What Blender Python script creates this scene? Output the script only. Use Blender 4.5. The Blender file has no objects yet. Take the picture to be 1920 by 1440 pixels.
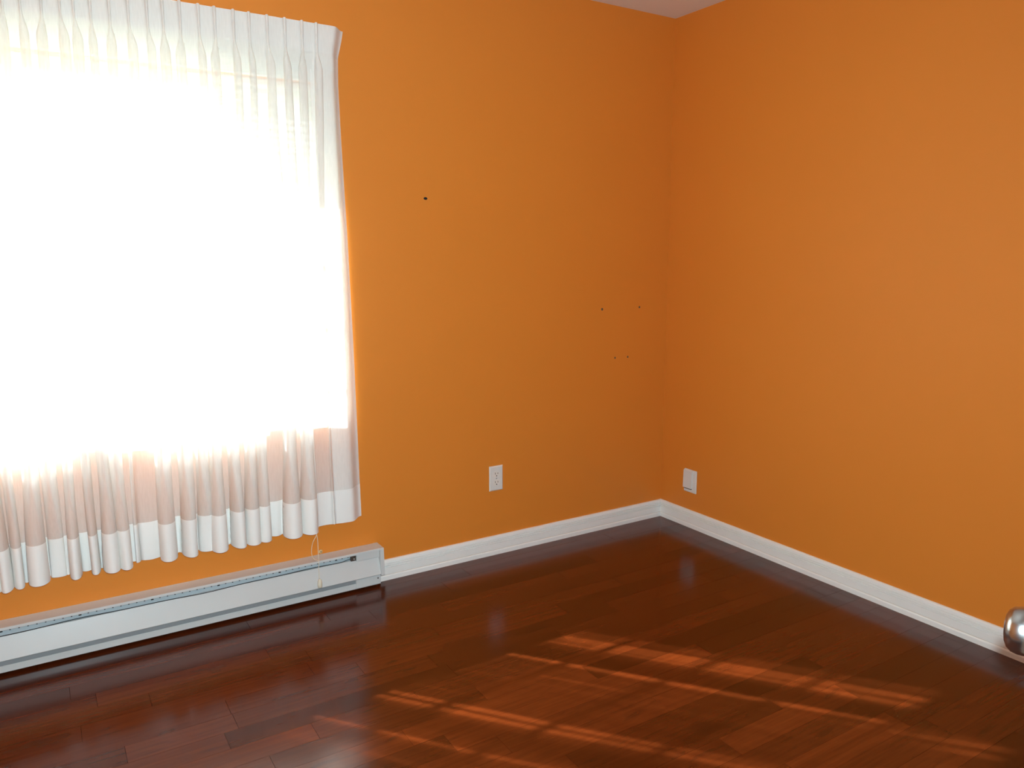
import bpy, math, random
from mathutils import Matrix, Vector

random.seed(7)
scene = bpy.context.scene
col = scene.collection

# ------------------------------------------------------------------ camera
F_PX = 1442.1
YAW, PITCH, ROLL = 0.557223, 0.162287, -0.001812
CAM = Vector((-2.70106, -2.86813, 1.32564))
fw = Vector((math.sin(YAW)*math.cos(PITCH), math.cos(YAW)*math.cos(PITCH), -math.sin(PITCH)))
r0 = Vector((math.cos(YAW), -math.sin(YAW), 0.0))
u0 = r0.cross(fw)
rt = r0*math.cos(ROLL) + u0*math.sin(ROLL)
up = -r0*math.sin(ROLL) + u0*math.cos(ROLL)
cd = bpy.data.cameras.new('camera')
cd.sensor_width = 36.0
cd.lens = 36.0*F_PX/1920.0
cd.clip_start = 0.02
cam = bpy.data.objects.new('camera', cd)
col.objects.link(cam)
M4 = Matrix(((rt.x, up.x, -fw.x, CAM.x), (rt.y, up.y, -fw.y, CAM.y), (rt.z, up.z, -fw.z, CAM.z), (0, 0, 0, 1)))
cam.matrix_world = M4
scene.camera = cam

# ------------------------------------------------------------------ world, sun, flash, exposure
SKY_STRENGTH = 6.0
SUN_STRENGTH = 54.0
FLASH_POWER = 268.0
EXPOSURE = 0.0
w = bpy.data.worlds.new('sky')
scene.world = w
w.use_nodes = True
bg = w.node_tree.nodes['Background']
bg.inputs['Color'].default_value = (0.93, 0.97, 1.0, 1)
bg.inputs['Strength'].default_value = SKY_STRENGTH

SUN_TAN = 0.717
SUN_EL = math.atan(SUN_TAN)
sdir = Vector((0.615*math.cos(SUN_EL), -0.788*math.cos(SUN_EL), -math.sin(SUN_EL)))
sl = bpy.data.lights.new('sun', 'SUN')
sl.energy = SUN_STRENGTH
sl.angle = math.radians(0.6)
sl.color = (0.92, 0.97, 1.0)
so = bpy.data.objects.new('sun', sl)
so.rotation_euler = sdir.to_track_quat('-Z', 'Y').to_euler()
so.location = (-6, 6, 6)
col.objects.link(so)

# the photographer's flash, just above and right of the lens
fl = bpy.data.lights.new('camera_flash', 'SPOT')
fl.energy = FLASH_POWER
fl.shadow_soft_size = 0.012
fl.spot_size = math.radians(150)
fl.spot_blend = 1.0
fl.color = (0.72, 0.92, 1.0)
fo = bpy.data.objects.new('camera_flash', fl)
fo.matrix_world = Matrix.Translation(rt*0.018 + up*0.054) @ M4 @ Matrix.Rotation(math.radians(6), 4, 'Y')
col.objects.link(fo)

vs = scene.view_settings
vs.view_transform = 'Standard'
vs.look = 'None'
vs.exposure = EXPOSURE
vs.gamma = 1.0
vs.use_curve_mapping = False
scene.cycles.transparent_max_bounces = 40
scene.cycles.diffuse_bounces = 5
scene.cycles.max_bounces = 12
scene.cycles.use_denoising = True

# ------------------------------------------------------------------ material helpers
def mat_new(name):
    m = bpy.data.materials.new(name)
    m.use_nodes = True
    nt = m.node_tree
    return m, nt, nt.nodes['Principled BSDF'], nt.nodes['Material Output']

def N(nt, t, **kw):
    n = nt.nodes.new(t)
    for k, v in kw.items():
        setattr(n, k, v)
    return n

def plain(name, color, rough=0.5, metal=0.0, spec=0.5, var=0.04, scale=30.0, bump=0.0):
    """principled material with a faint procedural mottling"""
    m, nt, p, out = mat_new(name)
    tc = N(nt, 'ShaderNodeTexCoord')
    nz = N(nt, 'ShaderNodeTexNoise')
    nz.inputs['Scale'].default_value = scale
    nz.inputs['Detail'].default_value = 4
    nt.links.new(tc.outputs['Object'], nz.inputs['Vector'])
    mx = N(nt, 'ShaderNodeMix', data_type='RGBA')
    mx.inputs['A'].default_value = (*[c*(1-var) for c in color], 1)
    mx.inputs['B'].default_value = (*[min(1, c*(1+var)) for c in color], 1)
    nt.links.new(nz.outputs['Fac'], mx.inputs['Factor'])
    nt.links.new(mx.outputs['Result'], p.inputs['Base Color'])
    p.inputs['Roughness'].default_value = rough
    p.inputs['Metallic'].default_value = metal
    p.inputs['Specular IOR Level'].default_value = spec
    if bump:
        b = N(nt, 'ShaderNodeBump')
        b.inputs['Strength'].default_value = bump
        b.inputs['Distance'].default_value = 0.001
        nt.links.new(nz.outputs['Fac'], b.inputs['Height'])
        nt.links.new(b.outputs['Normal'], p.inputs['Normal'])
    return m

def cloth(name, color, transp, transl):
    """thin woven fabric: open weave lets light straight through, the yarn scatters it to both sides"""
    m, nt, p, out = mat_new(name)
    nt.nodes.remove(p)
    tc = N(nt, 'ShaderNodeTexCoord')
    mp = N(nt, 'ShaderNodeMapping')
    mp.inputs['Scale'].default_value = (260, 260, 26)
    nz = N(nt, 'ShaderNodeTexNoise')
    nz.inputs['Scale'].default_value = 1.0
    nz.inputs['Detail'].default_value = 3
    nt.links.new(tc.outputs['Object'], mp.inputs['Vector'])
    nt.links.new(mp.outputs['Vector'], nz.inputs['Vector'])
    rg = N(nt, 'ShaderNodeMapRange')
    rg.inputs['From Min'].default_value = 0.3
    rg.inputs['From Max'].default_value = 0.7
    rg.inputs['To Min'].default_value = transp*0.93
    rg.inputs['To Max'].default_value = transp*1.07
    nt.links.new(nz.outputs['Fac'], rg.inputs['Value'])
    d = N(nt, 'ShaderNodeBsdfDiffuse')
    t = N(nt, 'ShaderNodeBsdfTranslucent')
    tr = N(nt, 'ShaderNodeBsdfTransparent')
    for s in (d, t):
        s.inputs['Color'].default_value = (*color, 1)
    m1 = N(nt, 'ShaderNodeMixShader')
    m1.inputs['Fac'].default_value = transl
    nt.links.new(d.outputs[0], m1.inputs[1])
    nt.links.new(t.outputs[0], m1.inputs[2])
    m2 = N(nt, 'ShaderNodeMixShader')
    nt.links.new(rg.outputs['Result'], m2.inputs['Fac'])
    nt.links.new(m1.outputs[0], m2.inputs[1])
    nt.links.new(tr.outputs[0], m2.inputs[2])
    nt.links.new(m2.outputs[0], out.inputs['Surface'])
    return m

def wall_mat():
    m, nt, p, out = mat_new('orange_wall_paint')
    tc = N(nt, 'ShaderNodeTexCoord')
    nz = N(nt, 'ShaderNodeTexNoise')
    nz.inputs['Scale'].default_value = 2.2
    nz.inputs['Detail'].default_value = 5
    nt.links.new(tc.outputs['Object'], nz.inputs['Vector'])
    mx = N(nt, 'ShaderNodeMix', data_type='RGBA')
    mx.inputs['A'].default_value = (0.69, 0.220, 0.025, 1)
    mx.inputs['B'].default_value = (0.73, 0.236, 0.029, 1)
    nt.links.new(nz.outputs['Fac'], mx.inputs['Factor'])
    nt.links.new(mx.outputs['Result'], p.inputs['Base Color'])
    p.inputs['Roughness'].default_value = 0.5
    p.inputs['Specular IOR Level'].default_value = 0.35
    n2 = N(nt, 'ShaderNodeTexNoise')
    n2.inputs['Scale'].default_value = 260
    n2.inputs['Detail'].default_value = 2
    nt.links.new(tc.outputs['Object'], n2.inputs['Vector'])
    b = N(nt, 'ShaderNodeBump')
    b.inputs['Strength'].default_value = 0.12
    b.inputs['Distance'].default_value = 0.0008
    nt.links.new(n2.outputs['Fac'], b.inputs['Height'])
    nt.links.new(b.outputs['Normal'], p.inputs['Normal'])
    return m

def wood_mat():
    m, nt, p, out = mat_new('cherry_stained_maple')
    tc = N(nt, 'ShaderNodeTexCoord')
    oi = N(nt, 'ShaderNodeObjectInfo')
    mul = N(nt, 'ShaderNodeMath', operation='MULTIPLY')
    mul.inputs[1].default_value = 40.0
    nt.links.new(oi.outputs['Random'], mul.inputs[0])
    cmb = N(nt, 'ShaderNodeCombineXYZ')
    for i in range(3):
        nt.links.new(mul.outputs[0], cmb.inputs[i])
    add = N(nt, 'ShaderNodeVectorMath', operation='ADD')
    nt.links.new(tc.outputs['Object'], add.inputs[0])
    nt.links.new(cmb.outputs[0], add.inputs[1])
    # fine grain along the board
    mp = N(nt, 'ShaderNodeMapping')
    mp.inputs['Scale'].default_value = (3.0, 55.0, 10.0)
    nt.links.new(add.outputs[0], mp.inputs['Vector'])
    g = N(nt, 'ShaderNodeTexNoise')
    g.inputs['Scale'].default_value = 1.6
    g.inputs['Detail'].default_value = 6
    g.inputs['Roughness'].default_value = 0.6
    nt.links.new(mp.outputs[0], g.inputs['Vector'])
    # broad cloudy figure and dark mineral spots
    mp2 = N(nt, 'ShaderNodeMapping')
    mp2.inputs['Scale'].default_value = (4.5, 16.0, 10.0)
    nt.links.new(add.outputs[0], mp2.inputs['Vector'])
    c = N(nt, 'ShaderNodeTexNoise')
    c.inputs['Scale'].default_value = 1.0
    c.inputs['Detail'].default_value = 3
    c.inputs['Distortion'].default_value = 0.8
    nt.links.new(mp2.outputs[0], c.inputs['Vector'])
    spots = N(nt, 'ShaderNodeMapRange')
    spots.inputs['From Min'].default_value = 0.60
    spots.inputs['From Max'].default_value = 0.78
    nt.links.new(c.outputs['Fac'], spots.inputs['Value'])
    ramp = N(nt, 'ShaderNodeValToRGB')
    e = ramp.color_ramp.elements
    e[0].position, e[0].color = 0.22, (0.062, 0.0102, 0.0020, 1)
    e[1].position, e[1].color = 0.80, (0.104, 0.0190, 0.0038, 1)
    nt.links.new(g.outputs['Fac'], ramp.inputs['Fac'])
    # board-to-board tone
    tone = N(nt, 'ShaderNodeMapRange')
    tone.inputs['To Min'].default_value = 0.70
    tone.inputs['To Max'].default_value = 1.22
    nt.links.new(oi.outputs['Random'], tone.inputs['Value'])
    sc = N(nt, 'ShaderNodeVectorMath', operation='SCALE')
    nt.links.new(ramp.outputs['Color'], sc.inputs[0])
    nt.links.new(tone.outputs['Result'], sc.inputs['Scale'])
    mx = N(nt, 'ShaderNodeMix', data_type='RGBA')
    mx.inputs['B'].default_value = (0.026, 0.005, 0.0018, 1)
    sf = N(nt, 'ShaderNodeMath', operation='MULTIPLY')
    sf.inputs[1].default_value = 0.65
    nt.links.new(spots.outputs['Result'], sf.inputs[0])
    nt.links.new(sf.outputs[0], mx.inputs['Factor'])
    nt.links.new(sc.outputs[0], mx.inputs['A'])
    nt.links.new(mx.outputs['Result'], p.inputs['Base Color'])
    rr = N(nt, 'ShaderNodeMapRange')
    rr.inputs['To Min'].default_value = 0.13
    rr.inputs['To Max'].default_value = 0.21
    nt.links.new(c.outputs['Fac'], rr.inputs['Value'])
    nt.links.new(rr.outputs['Result'], p.inputs['Roughness'])
    p.inputs['Specular IOR Level'].default_value = 0.42
    b = N(nt, 'ShaderNodeBump')
    b.inputs['Strength'].default_value = 0.015
    b.inputs['Distance'].default_value = 0.001
    nt.links.new(g.outputs['Fac'], b.inputs['Height'])
    nt.links.new(b.outputs['Normal'], p.inputs['Normal'])
    return m

def glass_mat():
    m, nt, p, out = mat_new('window_glass')
    nt.nodes.remove(p)
    tr = N(nt, 'ShaderNodeBsdfTransparent')
    tr.inputs['Color'].default_value = (0.93, 0.96, 0.95, 1)
    gl = N(nt, 'ShaderNodeBsdfGlossy')
    gl.inputs['Roughness'].default_value = 0.02
    nz = N(nt, 'ShaderNodeTexNoise')
    nz.inputs['Scale'].default_value = 3
    mr = N(nt, 'ShaderNodeMapRange')
    mr.inputs['To Min'].default_value = 0.05
    mr.inputs['To Max'].default_value = 0.08
    nt.links.new(nz.outputs['Fac'], mr.inputs['Value'])
    ms = N(nt, 'ShaderNodeMixShader')
    nt.links.new(mr.outputs['Result'], ms.inputs['Fac'])
    nt.links.new(tr.outputs[0], ms.inputs[1])
    nt.links.new(gl.outputs[0], ms.inputs[2])
    nt.links.new(ms.outputs[0], out.inputs['Surface'])
    return m

def grass_mat():
    m, nt, p, out = mat_new('dry_lawn')
    tc = N(nt, 'ShaderNodeTexCoord')
    nz = N(nt, 'ShaderNodeTexNoise')
    nz.inputs['Scale'].default_value = 6
    nz.inputs['Detail'].default_value = 8
    nt.links.new(tc.outputs['Object'], nz.inputs['Vector'])
    mx = N(nt, 'ShaderNodeMix', data_type='RGBA')
    mx.inputs['A'].default_value = (0.33, 0.38, 0.22, 1)
    mx.inputs['B'].default_value = (0.48, 0.48, 0.36, 1)
    nt.links.new(nz.outputs['Fac'], mx.inputs['Factor'])
    nt.links.new(mx.outputs['Result'], p.inputs['Base Color'])
    p.inputs['Roughness'].default_value = 0.9
    return m

MAT = {
    'wall': wall_mat(),
    'ceiling': plain('white_ceiling_paint', (0.78, 0.76, 0.72), 0.85, spec=0.2, bump=0.15, scale=180),
    'wood': wood_mat(),
    'subfloor': plain('dark_subfloor', (0.03, 0.018, 0.012), 0.9),
    'trim': plain('white_trim_paint', (0.84, 0.83, 0.80), 0.35, scale=14),
    'trim_gap': plain('yellowed_caulk', (0.55, 0.40, 0.25), 0.7),
    'hall': plain('hall_paint', (0.66, 0.60, 0.52), 0.8),
    'cloth': cloth('sheer_white_voile', (0.96, 0.94, 0.905), 0.38, 0.20),
    'hem': cloth('doubled_voile', (0.95, 0.925, 0.89), 0.05, 0.08),
    'tape': cloth('heading_buckram', (0.90, 0.88, 0.86), 0.02, 0.10),
    'side': cloth('folded_side_voile', (0.95, 0.93, 0.90), 0.25, 0.12),
    'shade': cloth('shade_fabric', (0.80, 0.82, 0.78), 0.02, 0.10),
    'glass': glass_mat(),
    'vinyl': plain('white_window_vinyl', (0.80, 0.80, 0.78), 0.35),
    'heater': plain('white_heater_enamel', (0.60, 0.605, 0.595), 0.27, scale=8),
    'heater_in': plain('galvanised_reflector', (0.42, 0.475, 0.50), 0.75, spec=0.2, scale=20),
    'heater_dark': plain('dark_heater_interior', (0.27, 0.275, 0.28), 0.6),
    'black': plain('black_void', (0.012, 0.010, 0.009), 0.8),
    'rust': plain('brown_metal_bracket', (0.10, 0.075, 0.06), 0.5, metal=0.4),
    'steel': plain('zinc_screw', (0.55, 0.54, 0.52), 0.35, metal=0.9),
    'plate': plain('white_switch_plastic', (0.72, 0.69, 0.65), 0.4),
    'face': plain('ivory_receptacle_plastic', (0.76, 0.71, 0.65), 0.35),
    'slot': plain('brown_slot_shadow', (0.10, 0.055, 0.035), 0.6),
    'cord': plain('cream_cotton_cord', (0.80, 0.70, 0.52), 0.8, scale=400, var=0.15),
    'tassel': plain('cream_plastic_tassel', (0.72, 0.64, 0.50), 0.45),
    'clear': plain('yellowed_clear_plastic', (0.62, 0.42, 0.20), 0.25),
    'nickel': plain('brushed_nickel', (0.46, 0.48, 0.49), 0.24, metal=1.0, scale=60),
    'door': plain('white_door_paint', (0.72, 0.69, 0.64), 0.45, scale=10),
    'putty': plain('brown_anchor_plastic', (0.10, 0.075, 0.045), 0.6),
    'grass': grass_mat(),
}

# ------------------------------------------------------------------ mesh helpers
class MB:
    def __init__(self):
        self.v, self.f, self.sm = [], [], []
    def add(self, vs, fs, smooth=False):
        o = len(self.v)
        self.v += [tuple(a) for a in vs]
        self.f += [tuple(i+o for i in f) for f in fs]
        self.sm += [smooth]*len(fs)
        return self
    def box(self, x0, x1, y0, y1, z0, z1, c=0.0):
        """box; with c a chamfered one"""
        if c <= 0:
            vs = [(x, y, z) for z in (z0, z1) for y in (y0, y1) for x in (x0, x1)]
            fs = [(0, 2, 3, 1), (4, 5, 7, 6), (0, 1, 5, 4), (2, 6, 7, 3), (0, 4, 6, 2), (1, 3, 7, 5)]
            return self.add(vs, fs)
        X, Y, Z = (x0, x1), (y0, y1), (z0, z1)
        vs, ix = [], {}
        def s(i): return c if i == 0 else -c
        for i in (0, 1):
            for j in (0, 1):
                for k in (0, 1):
                    for a in range(3):
                        pt = [X[i]+s(i), Y[j]+s(j), Z[k]+s(k)]
                        pt[a] = (X[i], Y[j], Z[k])[a]
                        ix[(i, j, k, a)] = len(vs)
                        vs.append(tuple(pt))
        fs = []
        for a in range(3):
            b, d = (a+1) % 3, (a+2) % 3
            for e in (0, 1):
                q = []
                for (m, n) in ((0, 0), (1, 0), (1, 1), (0, 1)):
                    t = [0, 0, 0]; t[a] = e; t[b] = m; t[d] = n
                    q.append(ix[(*t, a)])
                fs.append(tuple(q if e else q[::-1]))
            for m in (0, 1):
                for n in (0, 1):
                    t0 = [0, 0, 0]; t0[b] = m; t0[d] = n
                    t1 = list(t0); t1[a] = 1
                    q = [ix[(*t0, b)], ix[(*t1, b)], ix[(*t1, d)], ix[(*t0, d)]]
                    fs.append(tuple(q if m != n else q[::-1]))
        for i in (0, 1):
            for j in (0, 1):
                for k in (0, 1):
                    q = [ix[(i, j, k, a)] for a in range(3)]
                    fs.append(tuple(q if (i+j+k) % 2 else q[::-1]))
        return self.add(vs, fs)
    def extrude(self, prof, p0, p1):
        """closed profile of 2-D points; p0(pt), p1(pt) place it at both ends"""
        n = len(prof)
        vs = [p0(*q) for q in prof] + [p1(*q) for q in prof]
        fs = [(i, (i+1) % n, n+(i+1) % n, n+i) for i in range(n)]
        fs += [tuple(range(n))[::-1], tuple(range(n, 2*n))]
        return self.add(vs, fs)
    def lathe(self, prof, M=None, n=32, smooth=True):
        """prof: (r, h) pairs turned around local Z"""
        vs, fs = [], []
        for r, h in prof:
            for k in range(n):
                a = 2*math.pi*k/n
                p = Vector((r*math.cos(a), r*math.sin(a), h))
                vs.append(tuple(M @ p if M else p))
        for i in range(len(prof)-1):
            for k in range(n):
                k2 = (k+1) % n
                fs.append((i*n+k, i*n+k2, (i+1)*n+k2, (i+1)*n+k))
        fs.append(tuple(range(n))[::-1])
        fs.append(tuple(range((len(prof)-1)*n, len(prof)*n)))
        return self.add(vs, fs, smooth)
    def tube(self, pts, r, n=8):
        pts = [Vector(p) for p in pts]
        rs = r if isinstance(r, (list, tuple)) else [r]*len(pts)
        vs, fs = [], []
        nrm = Vector((0, 1, 0))
        for i, p in enumerate(pts):
            t = (pts[min(i+1, len(pts)-1)] - pts[max(i-1, 0)]).normalized()
            a = nrm - t*nrm.dot(t)
            if a.length < 1e-4: a = Vector((1, 0, 0)) - t*t.x
            a.normalize(); nrm = a
            b = t.cross(a)
            for k in range(n):
                g = 2*math.pi*k/n
                vs.append(tuple(p + (a*math.cos(g) + b*math.sin(g))*rs[i]))
        for i in range(len(pts)-1):
            for k in range(n):
                k2 = (k+1) % n
                fs.append((i*n+k, i*n+k2, (i+1)*n+k2, (i+1)*n+k))
        fs.append(tuple(range(n))[::-1]); fs.append(tuple(range((len(pts)-1)*n, len(pts)*n)))
        return self.add(vs, fs, True)
    def grid(self, rows, smooth=True):
        h, wd = len(rows), len(rows[0])
        vs = [q for r in rows for q in r]
        fs = [(i*wd+j, i*wd+j+1, (i+1)*wd+j+1, (i+1)*wd+j) for i in range(h-1) for j in range(wd-1)]
        return self.add(vs, fs, smooth)
    def build(self, name, mat, parent=None, loc=None):
        """one mesh object; vertices are world coordinates unless the parent or loc says otherwise"""
        me = bpy.data.meshes.new(name)
        off = Vector(loc) if loc is not None else Vector((0, 0, 0))
        me.from_pydata([tuple(Vector(v)-off) for v in self.v], [], self.f)
        me.polygons.foreach_set('use_smooth', self.sm)
        me.materials.append(MAT[mat])
        me.update()
        o = bpy.data.objects.new(name, me)
        col.objects.link(o)
        if parent is not None:
            o.parent = parent
            o.location = off - (Vector(parent['_base']) if '_base' in parent else parent.location)
        else:
            o.location = off
        o['_base'] = tuple(off)
        return o

def tag(o, label=None, cat=None, group=None, kind=None):
    if label: o['label'] = label
    if cat: o['category'] = cat
    if group: o['group'] = group
    if kind: o['kind'] = kind
    return o

def empty(name, loc):
    o = bpy.data.objects.new(name, None)
    o.empty_display_size = 0.05
    o.location = loc
    o['_base'] = tuple(loc)
    col.objects.link(o)
    return o

def smoothstep(a, b, x):
    t = max(0.0, min(1.0, (x-a)/(b-a)))
    return t*t*(3-2*t)

# ------------------------------------------------------------------ room shell
CEIL = 2.44
XL = -3.36            # left wall
YB = -2.83            # rear wall with the doorway
WX0, WX1 = -3.06, -1.735   # window opening
WZ0, WZ1 = 0.690, 1.955
TH = 0.15
DX0, DX1, DZ = -3.20, -2.44, 2.04   # doorway

b = MB()
b.box(XL-TH, WX0, 0, TH, -0.02, CEIL)
b.box(WX1, TH, 0, TH, -0.02, CEIL)
b.box(WX0, WX1, 0, TH, -0.02, WZ0)
b.box(WX0, WX1, 0, TH, WZ1, CEIL)
wall_w = tag(b.build('wall_window', 'wall'), 'orange painted wall with the window, meeting the right wall in the corner', kind='structure')
wall_r = tag(MB().box(0, TH, YB-TH, 0, -0.02, CEIL).build('wall_right', 'wall'), 'orange painted right wall, bare except for a small plate', kind='structure')
tag(MB().box(XL-TH, XL, YB-TH, 0, -0.02, CEIL).build('wall_left', 'wall'), 'orange painted left wall outside the frame', kind='structure')
b = MB()
b.box(XL, DX0, YB-0.11, YB, -0.02, CEIL)
b.box(DX1, 0, YB-0.11, YB, -0.02, CEIL)
b.box(DX0, DX1, YB-0.11, YB, DZ, CEIL)
tag(b.build('wall_rear', 'wall'), 'orange painted rear wall with the doorway behind the viewer', kind='structure')
tag(MB().box(XL-TH, TH, -4.2, TH, CEIL, CEIL+0.1).build('ceiling', 'ceiling'), 'white painted ceiling showing above the corner', kind='structure')
# small hall behind the doorway, so that no daylight enters from behind
b = MB()
b.box(XL-TH, XL, -4.2, YB-TH, -0.02, CEIL)
b.box(-1.6, -1.5, -4.2, YB-0.11, -0.02, CEIL)
b.box(XL, -1.6, -4.2, -4.1, -0.02, CEIL)
tag(b.build('wall_hall', 'hall'), 'pale hall walls behind the doorway', kind='structure')

# floor: a dark subfloor with every board laid on it
floor = tag(MB().box(XL-TH, TH, -4.2, TH, -0.06, -0.0185).build('floor', 'subfloor'), 'glossy red-brown hardwood strip floor', kind='structure')
PW = 0.0845
Y0 = -0.241
JOINTS = {  # board ends read from the photograph, by row
    0: [-2.703], 1: [-2.12], 2: [-2.497], 3: [-2.685, -2.028, -1.566], 5: [-2.588, -2.302], 7: [-2.12, -1.80, -1.196],
    8: [-2.26, -1.626], 9: [-1.911], 10: [-1.82, -0.845], 11: [-1.697], 12: [-1.194], 13: [-0.598],
    14: [-0.905], 15: [-1.175], 19: [-0.685]}
row = -3
while True:
    ya = Y0 - PW*row
    yb = ya - PW
    ya_c = min(ya, -0.0005)
    if yb < -4.1: break
    ends = list(JOINTS.get(row, []))
    # fill the rest of the row with random board lengths
    rnd = random.Random(row*13+5)
    if not ends:
        ends = [XL + 0.15 + rnd.random()*0.8]
    x = ends[0]
    while x > XL + 0.5:
        x -= 0.38 + rnd.random()*0.75
        if x > XL + 0.12: ends.append(x)
    x = max(ends)
    while x < -0.5:
        x += 0.40 + rnd.random()*0.80
        if x < -0.12: ends.append(x)
    ends = sorted(ends)
    xs = [XL+0.002] + ends + [-0.002]
    if yb < YB: xs = [v for v in xs if v < -1.62] + [-1.602]
    for xa, xb in zip(xs[:-1], xs[1:]):
        g, c, ce = 0.0002, 0.0008, 0.0003
        x0, x1, y0, y1 = xa+g, xb-g, yb+g, ya_c-g
        mb = MB()
        vs = [(x0, y0, -0.0185), (x1, y0, -0.0185), (x1, y1, -0.0185), (x0, y1, -0.0185),
              (x0, y0, -c), (x1, y0, -c), (x1, y1, -c), (x0, y1, -c),
              (x0+ce, y0+.0001, 0), (x1-ce, y0+.0001, 0), (x1-ce, y1-.0001, 0), (x0+ce, y1-.0001, 0)]
        fs = [(3, 2, 1, 0), (8, 9, 10, 11)]
        for k in range(4):
            k2 = (k+1) % 4
            fs += [(k, k2, 4+k2, 4+k), (4+k, 4+k2, 8+k2, 8+k)]
        mb.add(vs, fs)
        o = mb.build('floor_board', 'wood', floor, loc=((x0+x1)/2, (y0+y1)/2, 0))
        o.rotation_euler = (math.radians(rnd.uniform(-.12, .12)), math.radians(rnd.uniform(-.02, .02)), 0)
        o.location.z += rnd.uniform(-0.0002, 0.0001)
    row += 1

# baseboards: a grooved board with a plain strip at its foot
BB = [(0, 0.0235), (0.0135, 0.0235), (0.0135, 0.0520), (0.0085, 0.0530), (0.0085, 0.0555), (0.0135, 0.0565), (0.0135, 0.0605),
      (0.0085, 0.0615), (0.0085, 0.0640), (0.0132, 0.0650), (0.0130, 0.0690), (0.0080, 0.0700), (0.0080, 0.0725),
      (0.0120, 0.0740), (0.0105, 0.0810), (0.0070, 0.0850), (0, 0.0860)]
SH = [(0, 0), (0.0170, 0), (0.0170, 0.0170), (0.0155, 0.0205), (0.0140, 0.0222), (0, 0.0222)]
GP = [(0, 0.0218), (0.0125, 0.0218), (0.0125, 0.0238), (0, 0.0238)]
def base_run(name, label, p0, p1):
    o = tag(MB().extrude(BB, p0, p1).build(name, 'trim'), label, kind='structure')
    MB().extrude(SH, p0, p1).build('foot_strip', 'trim', o)
    MB().extrude(GP, p0, p1).build('caulk_line', 'trim_gap', o)
    return o
base_run('baseboard_window', 'white grooved baseboard from the heater to the corner',
         lambda d, z: (-1.570, -d, z), lambda d, z: (-d, -d, z))
base_run('baseboard_right', 'white grooved baseboard along the right wall',
         lambda d, z: (-d, -d, z), lambda d, z: (-d, YB+d, z))
base_run('baseboard_left', 'white grooved baseboard along the left wall',
         lambda d, z: (XL+d, YB+d, z), lambda d, z: (XL+d, -0.001, z))
base_run('baseboard_rear', 'white grooved baseboard along the rear wall',
         lambda d, z: (-d, YB+d, z), lambda d, z: (DX1+0.07, YB+d, z))

# screw holes in the window wall
def hole(x, z, rx, rz, m):
    b = MB()
    n = 14
    ring = [(1.0, 0.0), (0.95, -0.0008), (0.72, -0.0010), (0.60, -0.0004), (0.25, -0.0001)]
    vs, fs = [], []
    for r, y in ring:
        for k in range(n):
            a = 2*math.pi*k/n
            vs.append((x+rx*r*math.cos(a), y, z+rz*r*math.sin(a)))
    for i in range(len(ring)-1):
        for k in range(n):
            k2 = (k+1) % n
            fs.append((i*n+k, (i+1)*n+k, (i+1)*n+k2, i*n+k2))
    fs.append(tuple(range((len(ring)-1)*n, len(ring)*n))[::-1])
    b.add(vs, fs, False)
    return b.build('screw_hole', m, wall_w)
tag(hole(-1.321, 1.562, 0.0085, 0.0055, 'black'), 'black oval hole in the wall right of the curtain')
for x, z, r in ((-0.411, 1.086, .0058), (-0.180, 1.088, .0050), (-0.327, 0.849, .0046), (-0.247, 0.848, .0046)):
    hole(x, z, r, r*1.15, 'putty')

# ------------------------------------------------------------------ window
GY = 0.100
b = MB()
fr = 0.034
b.box(WX0, WX0+fr, 0.06, 0.135, WZ0+.02, WZ1, .002)
b.box(WX1-0.05, WX1, 0.06, 0.135, WZ0+.02, WZ1, .002)
b.box(WX0+fr, WX1-fr, 0.06, 0.135, WZ1-0.045, WZ1, .002)
b.box(WX0+fr, WX1-fr, 0.06, 0.135, WZ0+.02, 0.726, .002)
win = tag(b.build('window_1', 'vinyl'), 'white three-part window behind the sheer curtain', kind='structure')
b = MB()
b.box(WX0-0.032, WX1+0.050, -0.012, 0, WZ1, WZ1+0.130, .002)
b.box(WX0-0.032, WX0, -0.012, 0, WZ0+.02, WZ1, .002)
b.box(WX1, WX1+0.050, -0.012, 0, WZ0+.02, WZ1, .002)
b.build('casing', 'trim', win)
MULL = (-2.69, -2.065)
for mx_ in MULL:
    MB().box(mx_-0.02, mx_+0.02, 0.062, 0.133, 0.726, WZ1-0.045, .002).build('mullion', 'vinyl', win)
MB().box(WX0-0.02, WX1+0.012, -0.022, 0.06, WZ0, WZ0+0.02, .003).build('window_sill', 'vinyl', win)
lites = ((WX0+fr, MULL[0]-0.02), (MULL[0]+0.02, MULL[1]-0.02), (MULL[1]+0.02, WX1-0.05))
BARS = [0.959 + 0.2325*k for k in range(4)]
for x0, x1 in lites:
    for zb in BARS:
        MB().box(x0, x1, GY-0.007, GY+0.007, zb-0.0065, zb+0.0065, .002).build('glazing_bar', 'vinyl', win)
    zs = [0.726] + BARS + [WZ1-0.045]
    for i in range(5):
        za = zs[i] + (0.0065 if i else 0)
        zb = zs[i+1] - (0.0065 if i < 4 else 0)
        MB().box(x0, x1, GY-0.002, GY+0.002, za, zb).build('pane', 'glass', win)

# pleated shade, pulled up to the top of the narrow right-hand light
sh = empty('window_shade', (-1.89, 0.04, 1.60))
rows = []
for i in range(25):
    z = 1.93 - i*(1.93-1.622)/24
    y = 0.040 + (0.006 if i % 2 else -0.006)
    rows.append([(-2.080, y, z), (-1.740, y, z)])
MB().grid(rows, False).build('shade_cloth', 'shade', sh)
MB().box(-2.082, -1.738, 0.026, 0.054, 1.930, 1.9545, .003).build('headrail', 'vinyl', sh)
MB().box(-2.080, -1.740, 0.031, 0.049, 1.600, 1.622, .003).build('bottom_rail', 'vinyl', sh)
tag(sh, 'white shade raised high behind the right end of the sheer curtain', 'window shade')

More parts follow.
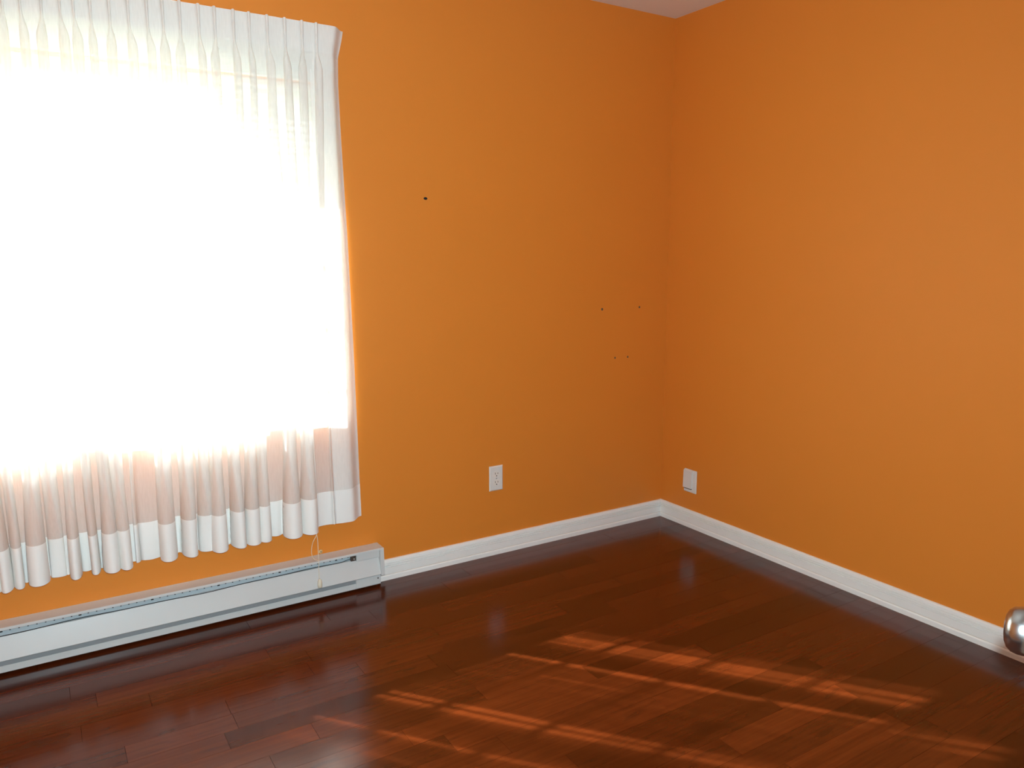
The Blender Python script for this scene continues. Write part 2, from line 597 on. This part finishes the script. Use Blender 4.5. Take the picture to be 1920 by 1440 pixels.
# ground outside
g = MB().box(-40, 40, 0.4, 80, -0.75, -0.65).build('ground', 'grass')
tag(g, 'bright lawn outside the window', kind='structure')

# ------------------------------------------------------------------ sheer pleated curtain
#        top x , bottom x , half width below, depth below, bottom depth
FOLDS = [
    (-2.996, -3.025, .014, .050, .050), (-2.946, -2.990, .014, .050, .050), (-2.896, -2.950, .014, .050, .055),
    (-2.846, -2.910, .014, .050, .055), (-2.796, -2.872, .015, .055, .060), (-2.746, -2.838, .012, .055, .070),
    (-2.696, -2.812, .014, .060, .060), (-2.652, -2.752, .023, .068, .065), (-2.598, -2.702, .022, .060, .015),
    (-2.550, -2.648, .015, .040, .070), (-2.514, -2.590, .014, .066, .060), (-2.469, -2.546, .018, .066, .075),
    (-2.417, -2.504, .020, .050, .072), (-2.364, -2.460, .0055, .016, .020), (-2.310, -2.364, .026, .072, .070),
    (-2.264, -2.300, .024, .070, .070), (-2.213, -2.243, .020, .070, .040), (-2.156, -2.198, .020, .068, .080),
    (-2.106, -2.136, .019, .066, .075), (-2.046, -2.078, .019, .066, .070), (-1.995, -2.036, .017, .048, .062),
    (-1.935, -1.932, .024, .078, .080), (-1.875, -1.872, .022, .054, .075), (-1.815, -1.838, .003, .006, .006),
    (-1.764, -1.765, .0025, .004, .004)]
EDGE_L = (-3.055, -3.075)
EDGE_R = [(2.143, -1.646), (2.105, -1.654), (2.05, -1.668), (1.95, -1.671), (1.75, -1.667), (1.40, -1.656), (1.00, -1.648), (0.6, -1.643), (0.30, -1.640)]
ZT, ZB, HEAD, HEM = 2.143, 0.298, 2.050, 0.432
def edge_r(z):
    for (za, xa), (zb, xb) in zip(EDGE_R[:-1], EDGE_R[1:]):
        if z <= za and z >= zb:
            t = (za-z)/(za-zb)
            return xa + (xb-xa)*t
    return EDGE_R[-1][1] if z < 1 else EDGE_R[0][1]
NL, NF, NE = 16, 5, 16
def section(z):
    """cross-section of the curtain at height z: list of (x, y) from left to right"""
    s = smoothstep(1.95, 0.95, z)            # 0 at the heading, 1 low down
    opn = smoothstep(HEAD+0.005, HEAD-0.075, z)   # pleat opening below the heading
    lo = smoothstep(0.66, 0.30, z)
    yb = -0.058 + 0.012*s
    pts = []
    prev = (EDGE_L[0] + (EDGE_L[1]-EDGE_L[0])*s, yb)
    for i, (xt, xbm, wb, db, dbot) in enumerate(FOLDS):
        rr = random.Random(i*7+1)
        ph = rr.uniform(0, 6.28)
        c = xt + (xbm-xt)*s + 0.003*math.sin(z*5.5+ph)*opn*(1-lo*.5)
        wtop = 0.0135 + rr.uniform(-.002, .003)
        wid = (0.0035 + 0.0020*smoothstep(HEAD, ZT, z))*(1-opn) + opn*(wtop + (wb-wtop)*smoothstep(1.75, 1.15, z))
        wid *= 1 + 0.5*rr.random()*lo
        dtop = 0.027 + rr.uniform(-.004, .004)
        dep = (0.0125 + 0.002*smoothstep(HEAD, ZT, z))*(1-opn) + opn*(dtop + (db-dtop)*smoothstep(1.88, 1.50, z) + (dbot-db)*lo)
        fm = math.radians(100*(1-opn) + opn*(177 - 67*lo))
        x_in = c - wid*math.sin(fm)
        for k in range(NF):
            t = k/NF
            sag = (0.004 + 0.012*lo)*math.sin(math.pi*t)*opn*math.sin(ph+i)
            pts.append((prev[0] + (x_in-prev[0])*t, prev[1] + (yb-prev[1])*t + sag))
        lean = 0.006*math.sin(ph*1.7 + z*2.0)*opn
        for k in range(NL):
            a = -fm + 2*fm*k/(NL-1)
            q = (math.cos(a)-math.cos(fm))/(1-math.cos(fm))
            pts.append((c + wid*math.sin(a) + lean*q + (1-opn)*0.0016*math.sin(3*a), yb - dep*q*(1 - 0.30*(1-opn)*math.sin(2.5*a)**2)))
        prev = (c + wid*math.sin(fm), yb)
    xe = edge_r(z)
    for k in range(NE):                      # flat end panel, its edge returned to the wall
        t = k/(NE-1)
        ret = smoothstep(0.55, 1.0, t)
        pts.append((prev[0] + (xe-prev[0])*t, (yb - 0.010*math.sin(math.pi*t)*s)*(1-ret) - 0.009*ret))
    return pts
def curtain_rows(z0, z1, n, dy=0.0):
    rows = []
    for i in range(n+1):
        z = z0 + (z1-z0)*i/n
        rows.append([(x, y+dy, z) for x, y in section(z)])
    return rows
cur = empty('sheer_curtain', (-2.36, -0.06, ZB))
tag(cur, 'white sheer pinch-pleated curtain glowing with daylight over the window', 'curtain')
# heights closer together where the shape changes fast
zl = [ZT - (ZT-HEAD)*i/6 for i in range(6)] + [HEAD - 0.10*i/12 for i in range(12)] + [HEAD-0.10 - (HEAD-0.10-ZB)*i/56 for i in range(57)]
MB().grid([[(x, y, z) for x, y in section(z)] for z in zl]).build('sheer_panel', 'cloth', cur)
tag(MB().grid(curtain_rows(ZT+0.001, HEAD-0.004, 8, 0.0012)).build('heading_tape', 'tape', cur), 'stiff opaque heading band with pinched pleats')
tag(MB().grid(curtain_rows(HEM, ZB-0.0005, 10, -0.0014)).build('bottom_hem', 'hem', cur), 'opaque doubled bottom hem')
sr = []
for z in zl[7:]:
    sec = section(z)
    xe = sec[-1][0]
    tail = [q for q in sec[-NE:]]
    def ty(x):
        for (xa, ya), (xb, yb_) in zip(tail[:-1], tail[1:]):
            if xa <= x <= xb: return ya + (yb_-ya)*(x-xa)/(xb-xa+1e-9)
        return tail[0][1] if x < tail[0][0] else tail[-1][1]
    sr.append([(xe-0.120+0.120*k/8, ty(xe-0.120+0.120*k/8)+0.0016, z) for k in range(9)])
MB().grid(sr).build('side_hem', 'side', cur)
# rod that carries it, hidden behind the heading
rod = empty('curtain_rod', (-2.36, 0, 2.095))
MB().tube([(-3.05, -0.030, 2.095), (-1.70, -0.030, 2.095)], 0.009, 12).build('rail', 'vinyl', rod)
for xx in (-3.0, -2.36, -1.73):
    MB().box(xx-0.01, xx+0.01, -0.030, -0.0005, 2.080, 2.110, .002).build('bracket', 'vinyl', rod)
for i, fd in enumerate(FOLDS):
    MB().tube([(fd[0], -0.055, 2.10), (fd[0], -0.045, 2.112), (fd[0], -0.034, 2.106)], 0.0012, 6).build('hook', 'steel', rod)
tag(rod, 'white curtain rod hidden behind the pleated heading', 'curtain rod')

# ------------------------------------------------------------------ baseboard heater
HX0, HX1 = -3.20, -1.573
ht = empty('baseboard_heater', (-2.39, -0.035, 0.0))
tag(ht, 'long white electric baseboard heater under the curtain', 'heater')
XE = -1.686          # slots stop here
def run(prof, x0, x1, name, m, parent=ht):
    return MB().extrude(prof, lambda y, z: (x0, y, z), lambda y, z: (x1, y, z)).build(name, m, parent)
run([(-0.0005, 0.012), (-0.004, 0.012), (-0.004, 0.1650), (-0.0005, 0.1650)], HX0+.004, HX1-.004, 'back_plate', 'heater')
run([(-0.0005, 0.1650), (-0.0650, 0.1650), (-0.0665, 0.1585), (-0.0685, 0.1585), (-0.0680, 0.1660), (-0.0665, 0.1672), (-0.0005, 0.1672)],
    HX0+.004, HX1-.016, 'top_cover', 'heater')
run([(-0.0515, 0.1325), (-0.0745, 0.0600), (-0.0730, 0.0575), (-0.0690, 0.0575), (-0.0700, 0.0600), (-0.0505, 0.1305), (-0.0450, 0.1320), (-0.0450, 0.1335), (-0.0520, 0.1340)],
    HX0+.004, HX1-.016, 'front_panel', 'heater')
run([(-0.0040, 0.012), (-0.0560, 0.012), (-0.0570, 0.0330), (-0.0550, 0.0345), (-0.0540, 0.0335), (-0.0530, 0.0150), (-0.0040, 0.0150)],
    HX0+.004, HX1-.012, 'bottom_rail', 'heater')
o = run([(-0.0100, 0.1640), (-0.0300, 0.1640), (-0.0500, 0.1210), (-0.0485, 0.1200)], HX0+.01, XE, 'reflector', 'heater_in')
run([(-0.0060, 0.0600), (-0.0490, 0.0600), (-0.0500, 0.0170), (-0.0480, 0.0170), (-0.0470, 0.0560), (-0.0060, 0.0560)], HX0+.01, XE, 'inner_duct', 'heater_dark')
# cover blocks closing the slots at the wiring end
MB().box(XE, HX1-.016, -0.0625, -0.010, 0.1290, 0.1645, .0012).build('junction_cover', 'heater', ht)
lb = MB().box(XE-0.004, HX1-.012, -0.0610, -0.010, 0.0155, 0.0570, .0012).build('lower_cover', 'heater', ht)
MB().lathe([(0.003, 0), (0.003, 0.001), (0.001, 0.0016)], Matrix.Translation((-1.597, -0.0610, 0.040)) @ Matrix.Rotation(math.radians(90), 4, 'X'), 12).build('screw', 'rust', lb)
# end caps
cap = [(-0.0005, 0.0525), (-0.0765, 0.0525), (-0.0775, 0.0560), (-0.0725, 0.1640), (-0.0690, 0.1675), (-0.0005, 0.1680)]
run(cap, HX1-.016, HX1, 'end_cap', 'heater')
run(cap, HX0, HX0+.004, 'end_cap', 'heater')
# bracket and screw at the end of the slot
br = MB().box(XE-0.022, XE-0.001, -0.0600, -0.0480, 0.1335, 0.1580, .001).build('bracket', 'rust', ht)
MB().lathe([(0.0036, 0), (0.0036, 0.002), (0.0018, 0.0030)], Matrix.Translation((XE-0.009, -0.0600, 0.142)) @ Matrix.Rotation(math.radians(90), 4, 'X'), 12).build('screw', 'steel', br)
# row of clip notches along the top of the slot
b = MB()
x = XE-0.035
k = 0
while x > HX0+0.03:
    wn = 0.0022 if k % 9 != 2 else 0.0042
    b.box(x-wn, x+wn, -0.0648, -0.0632, 0.1560-wn*.8, 0.1645)
    x -= 0.0245; k += 1
tag(b.build('notch_row', 'black', ht), kind='stuff')
# loose wire lying in the slot
pts = []
for i in range(70):
    t = i/69
    xx = XE-0.012 + (HX0+0.05-XE+0.012)*t
    zz = 0.1355 + 0.0026*math.sin(xx*9.0) + 0.0012*math.sin(xx*23) + 0.010*math.exp(-((xx-(XE-0.012))/0.035)**2)
    pts.append((xx, -0.0525, zz))
MB().tube(pts, 0.0013, 6).build('wire', 'black', ht)

# ------------------------------------------------------------------ pull cord of the shade, and its cleat
cd_ = empty('pull_cord', (-1.847, -0.13, 0.075))
tag(cd_, 'cream looped pull cord with tassel hanging in front of the heater', 'cord')
def ctube(ctrl, r, name, m, n=10):
    P = [Vector(c) for c in ctrl]
    P = [P[0]*2-P[1]] + P + [P[-1]*2-P[-2]]
    out = []
    for i in range(1, len(P)-2):
        for k in range(n):
            t = k/n
            out.append(0.5*((2*P[i]) + (-P[i-1]+P[i+1])*t + (2*P[i-1]-5*P[i]+4*P[i+1]-P[i+2])*t*t + (-P[i-1]+3*P[i]-3*P[i+1]+P[i+2])*t**3))
    out.append(P[-2])
    return MB().tube(out, r, 8).build(name, m, cd_)
CY = -0.088
ctube([(-1.8330, -0.033, 0.80), (-1.8325, -0.033, 0.50), (-1.8277, -0.033, 0.2964), (-1.8369, -0.045, 0.2684), (-1.8610, -0.068, 0.2451), (-1.8719, -0.084, 0.2195), (-1.8701, -0.088, 0.1980), (-1.8626, -0.088, 0.1860), (-1.8482, -0.088, 0.1776)], 0.0011, 'cord', 'cord')
ctube([(-1.8400, -0.033, 0.80), (-1.8385, -0.033, 0.50), (-1.8342, -0.033, 0.2946), (-1.8371, -0.046, 0.2688), (-1.8399, -0.064, 0.2470), (-1.8459, -0.084, 0.2085), (-1.8465, -0.088, 0.1756), (-1.8476, -0.088, 0.1440), (-1.8477, -0.088, 0.1060)], 0.0011, 'cord', 'cord')
MB().lathe([(0.0020, 0), (0.0070, 0.001), (0.0088, 0.004), (0.0090, 0.016), (0.0080, 0.027), (0.0055, 0.034), (0.0022, 0.0365)],
           Matrix.Translation((-1.8462, CY, 0.0670)), 20).build('tassel', 'tassel', cd_)
cl = empty('cord_cleat', (-1.811, 0, 0.172))
tag(cl, 'small yellowed plastic disc screwed to the wall just above the heater', 'cleat')
RX = Matrix.Rotation(math.radians(90), 4, 'X')
MB().lathe([(0.0085, 0), (0.0085, 0.002), (0.0060, 0.0045), (0.0030, 0.0050)], Matrix.Translation((-1.811, 0, 0.178)) @ RX, 20).build('disc', 'clear', cl)
MB().lathe([(0.0022, 0), (0.0022, 0.001), (0.0008, 0.0014)], Matrix.Translation((-1.811, -0.0050, 0.178)) @ RX, 10).build('screw', 'rust', cl)

# ------------------------------------------------------------------ duplex outlet
ox, oz = -1.0005, 0.353
ot = empty('wall_outlet', (ox, 0, oz-0.057))
tag(ot, 'white duplex electrical outlet low on the wall between heater and corner', 'outlet')
def plate(cx, cz, hw, hh, th, bev):
    """bevelled cover plate lying on the plane y = 0"""
    b = MB()
    vs = []
    for (dw, y) in ((0, 0.0), (0, -th*0.35), (bev, -th)):
        vs += [(cx-hw+dw, y, cz-hh+dw), (cx+hw-dw, y, cz-hh+dw), (cx+hw-dw, y, cz+hh-dw), (cx-hw+dw, y, cz+hh-dw)]
    fs = [(8, 9, 10, 11)]
    for r in (0, 4):
        for k in range(4):
            k2 = (k+1) % 4
            fs.append((r+k, r+k2, r+4+k2, r+4+k))
    return b.add(vs, fs)
plate(ox, oz, 0.0350, 0.0570, 0.0062, 0.0045).build('cover_plate', 'plate', ot)
for s in (1, -1):
    zc = oz + s*0.0195
    prof = []
    for k in range(28):
        a = 2*math.pi*k/28
        prof.append((0.0170*math.cos(a), max(-0.0140, min(0.0140, 0.0172*math.sin(a)))))
    rc = MB().extrude(prof, lambda x, z: (ox+x, -0.0040, zc+z), lambda x, z: (ox+x, -0.0074, zc+z)).build('receptacle', 'face', ot)
    for dx, hh in ((-0.0063, 0.0044), (0.0063, 0.0036)):
        MB().box(ox+dx-0.0012, ox+dx+0.0012, -0.00775, -0.0060, zc+0.0035-hh, zc+0.0035+hh).build('slot', 'slot', rc)
    MB().lathe([(0.0027, 0), (0.0027, 0.0018), (0.0020, 0.0019)], Matrix.Translation((ox, -0.0060, zc-0.0075)) @ RX, 14).build('ground_hole', 'black', rc)
MB().lathe([(0.0030, 0), (0.0030, 0.0012), (0.0016, 0.0018)], Matrix.Translation((ox, -0.0060, oz)) @ RX, 14).build('screw', 'steel', ot)

# ------------------------------------------------------------------ covered jack plate on the right wall
jy, jz = -0.208, 0.2345
jk = empty('jack_plate', (0, jy, jz-0.058))
tag(jk, 'small white hooded jack plate low on the right wall near the corner', 'wall plate')
MB().box(-0.0075, -0.0002, jy-0.0430, jy+0.0400, jz-0.0580, jz+0.0570, .0022).build('base_plate', 'plate', jk)
hd = MB()
prof = [(-0.0070, 0.0545), (-0.0130, 0.0545), (-0.0160, 0.0500), (-0.0175, -0.0360), (-0.0070, -0.0360)]
hd.extrude([(a, c) for a, c in prof], lambda a, c: (a, jy-0.0180, jz+c), lambda a, c: (a, jy+0.0360, jz+c))
hd.build('hood', 'plate', jk)
MB().box(-0.0120, -0.0070, jy-0.0150, jy+0.0330, jz-0.0420, jz-0.0362).build('jack_slot', 'slot', jk)
MB().box(-0.0105, -0.0070, jy+0.0050, jy+0.0150, jz-0.0425, jz-0.0365).build('jack_clip', 'steel', jk)

# ------------------------------------------------------------------ open door at the right edge of the frame
HINGE = Vector((DX1+0.012, YB+0.020, 0))
DOOR_ANG = math.radians(23.0)     # direction of the open leaf, from +x
du = Vector((math.cos(DOOR_ANG), math.sin(DOOR_ANG), 0))      # along the leaf
dn = Vector((-math.sin(DOOR_ANG), math.cos(DOOR_ANG), 0))     # out of its room face
DW, DT = 0.755, 0.035
def leaf(u, n, z): return tuple(HINGE + du*u + dn*n + Vector((0, 0, z)))
def leafbox(u0, u1, n0, n1, z0, z1):
    b = MB().box(u0, u1, n0, n1, z0, z1, .002)
    b.v = [leaf(*v) for v in b.v]
    return b
dr = tag(leafbox(0, DW, -DT, 0, 0.008, 2.030).build('door_1', 'door'), 'white door standing open at the right edge', kind='structure')
for (z0, z1) in ((0.20, 0.86), (1.02, 1.86)):
    for (u0, u1) in ((0.11, 0.345), (0.41, 0.645)):
        leafbox(u0, u1, 0.0, 0.005, z0, z1).build('door_panel', 'door', dr)
KU, KZ = 0.695, 0.920
KM = Matrix.Translation(leaf(KU, 0, KZ)) @ Matrix(((du.x, 0, dn.x, 0), (du.y, 0, dn.y, 0), (0, 1, 0, 0), (0, 0, 0, 1)))
kb = MB().lathe([(0.0095, 0.006), (0.0095, 0.020), (0.0115, 0.026), (0.0185, 0.032), (0.0240, 0.038), (0.0262, 0.045), (0.0262, 0.051),
                 (0.0245, 0.0575), (0.0205, 0.0620), (0.0140, 0.0648), (0.0070, 0.0658), (0.0015, 0.0660)], KM, 48).build('door_knob', 'nickel', dr)
tag(kb, 'round brushed nickel door knob')
MB().lathe([(0.0325, 0.0), (0.0325, 0.004), (0.0300, 0.0075), (0.0120, 0.0090), (0.0100, 0.0090)], KM, 40).build('rosette', 'nickel', kb)
b = MB()
b.box(DX0-0.06, DX0, YB, YB+0.014, 0, DZ+0.06)
b.box(DX1, DX1+0.010, YB-0.11, YB-0.002, 0, DZ)
b.box(DX0-0.06, DX1+0.06, YB, YB+0.014, DZ, DZ+0.06)
tag(b.build('trim_1', 'trim'), 'white door casing around the doorway behind the viewer', kind='structure')

for o in scene.objects:
    if '_base' in o: del o['_base']
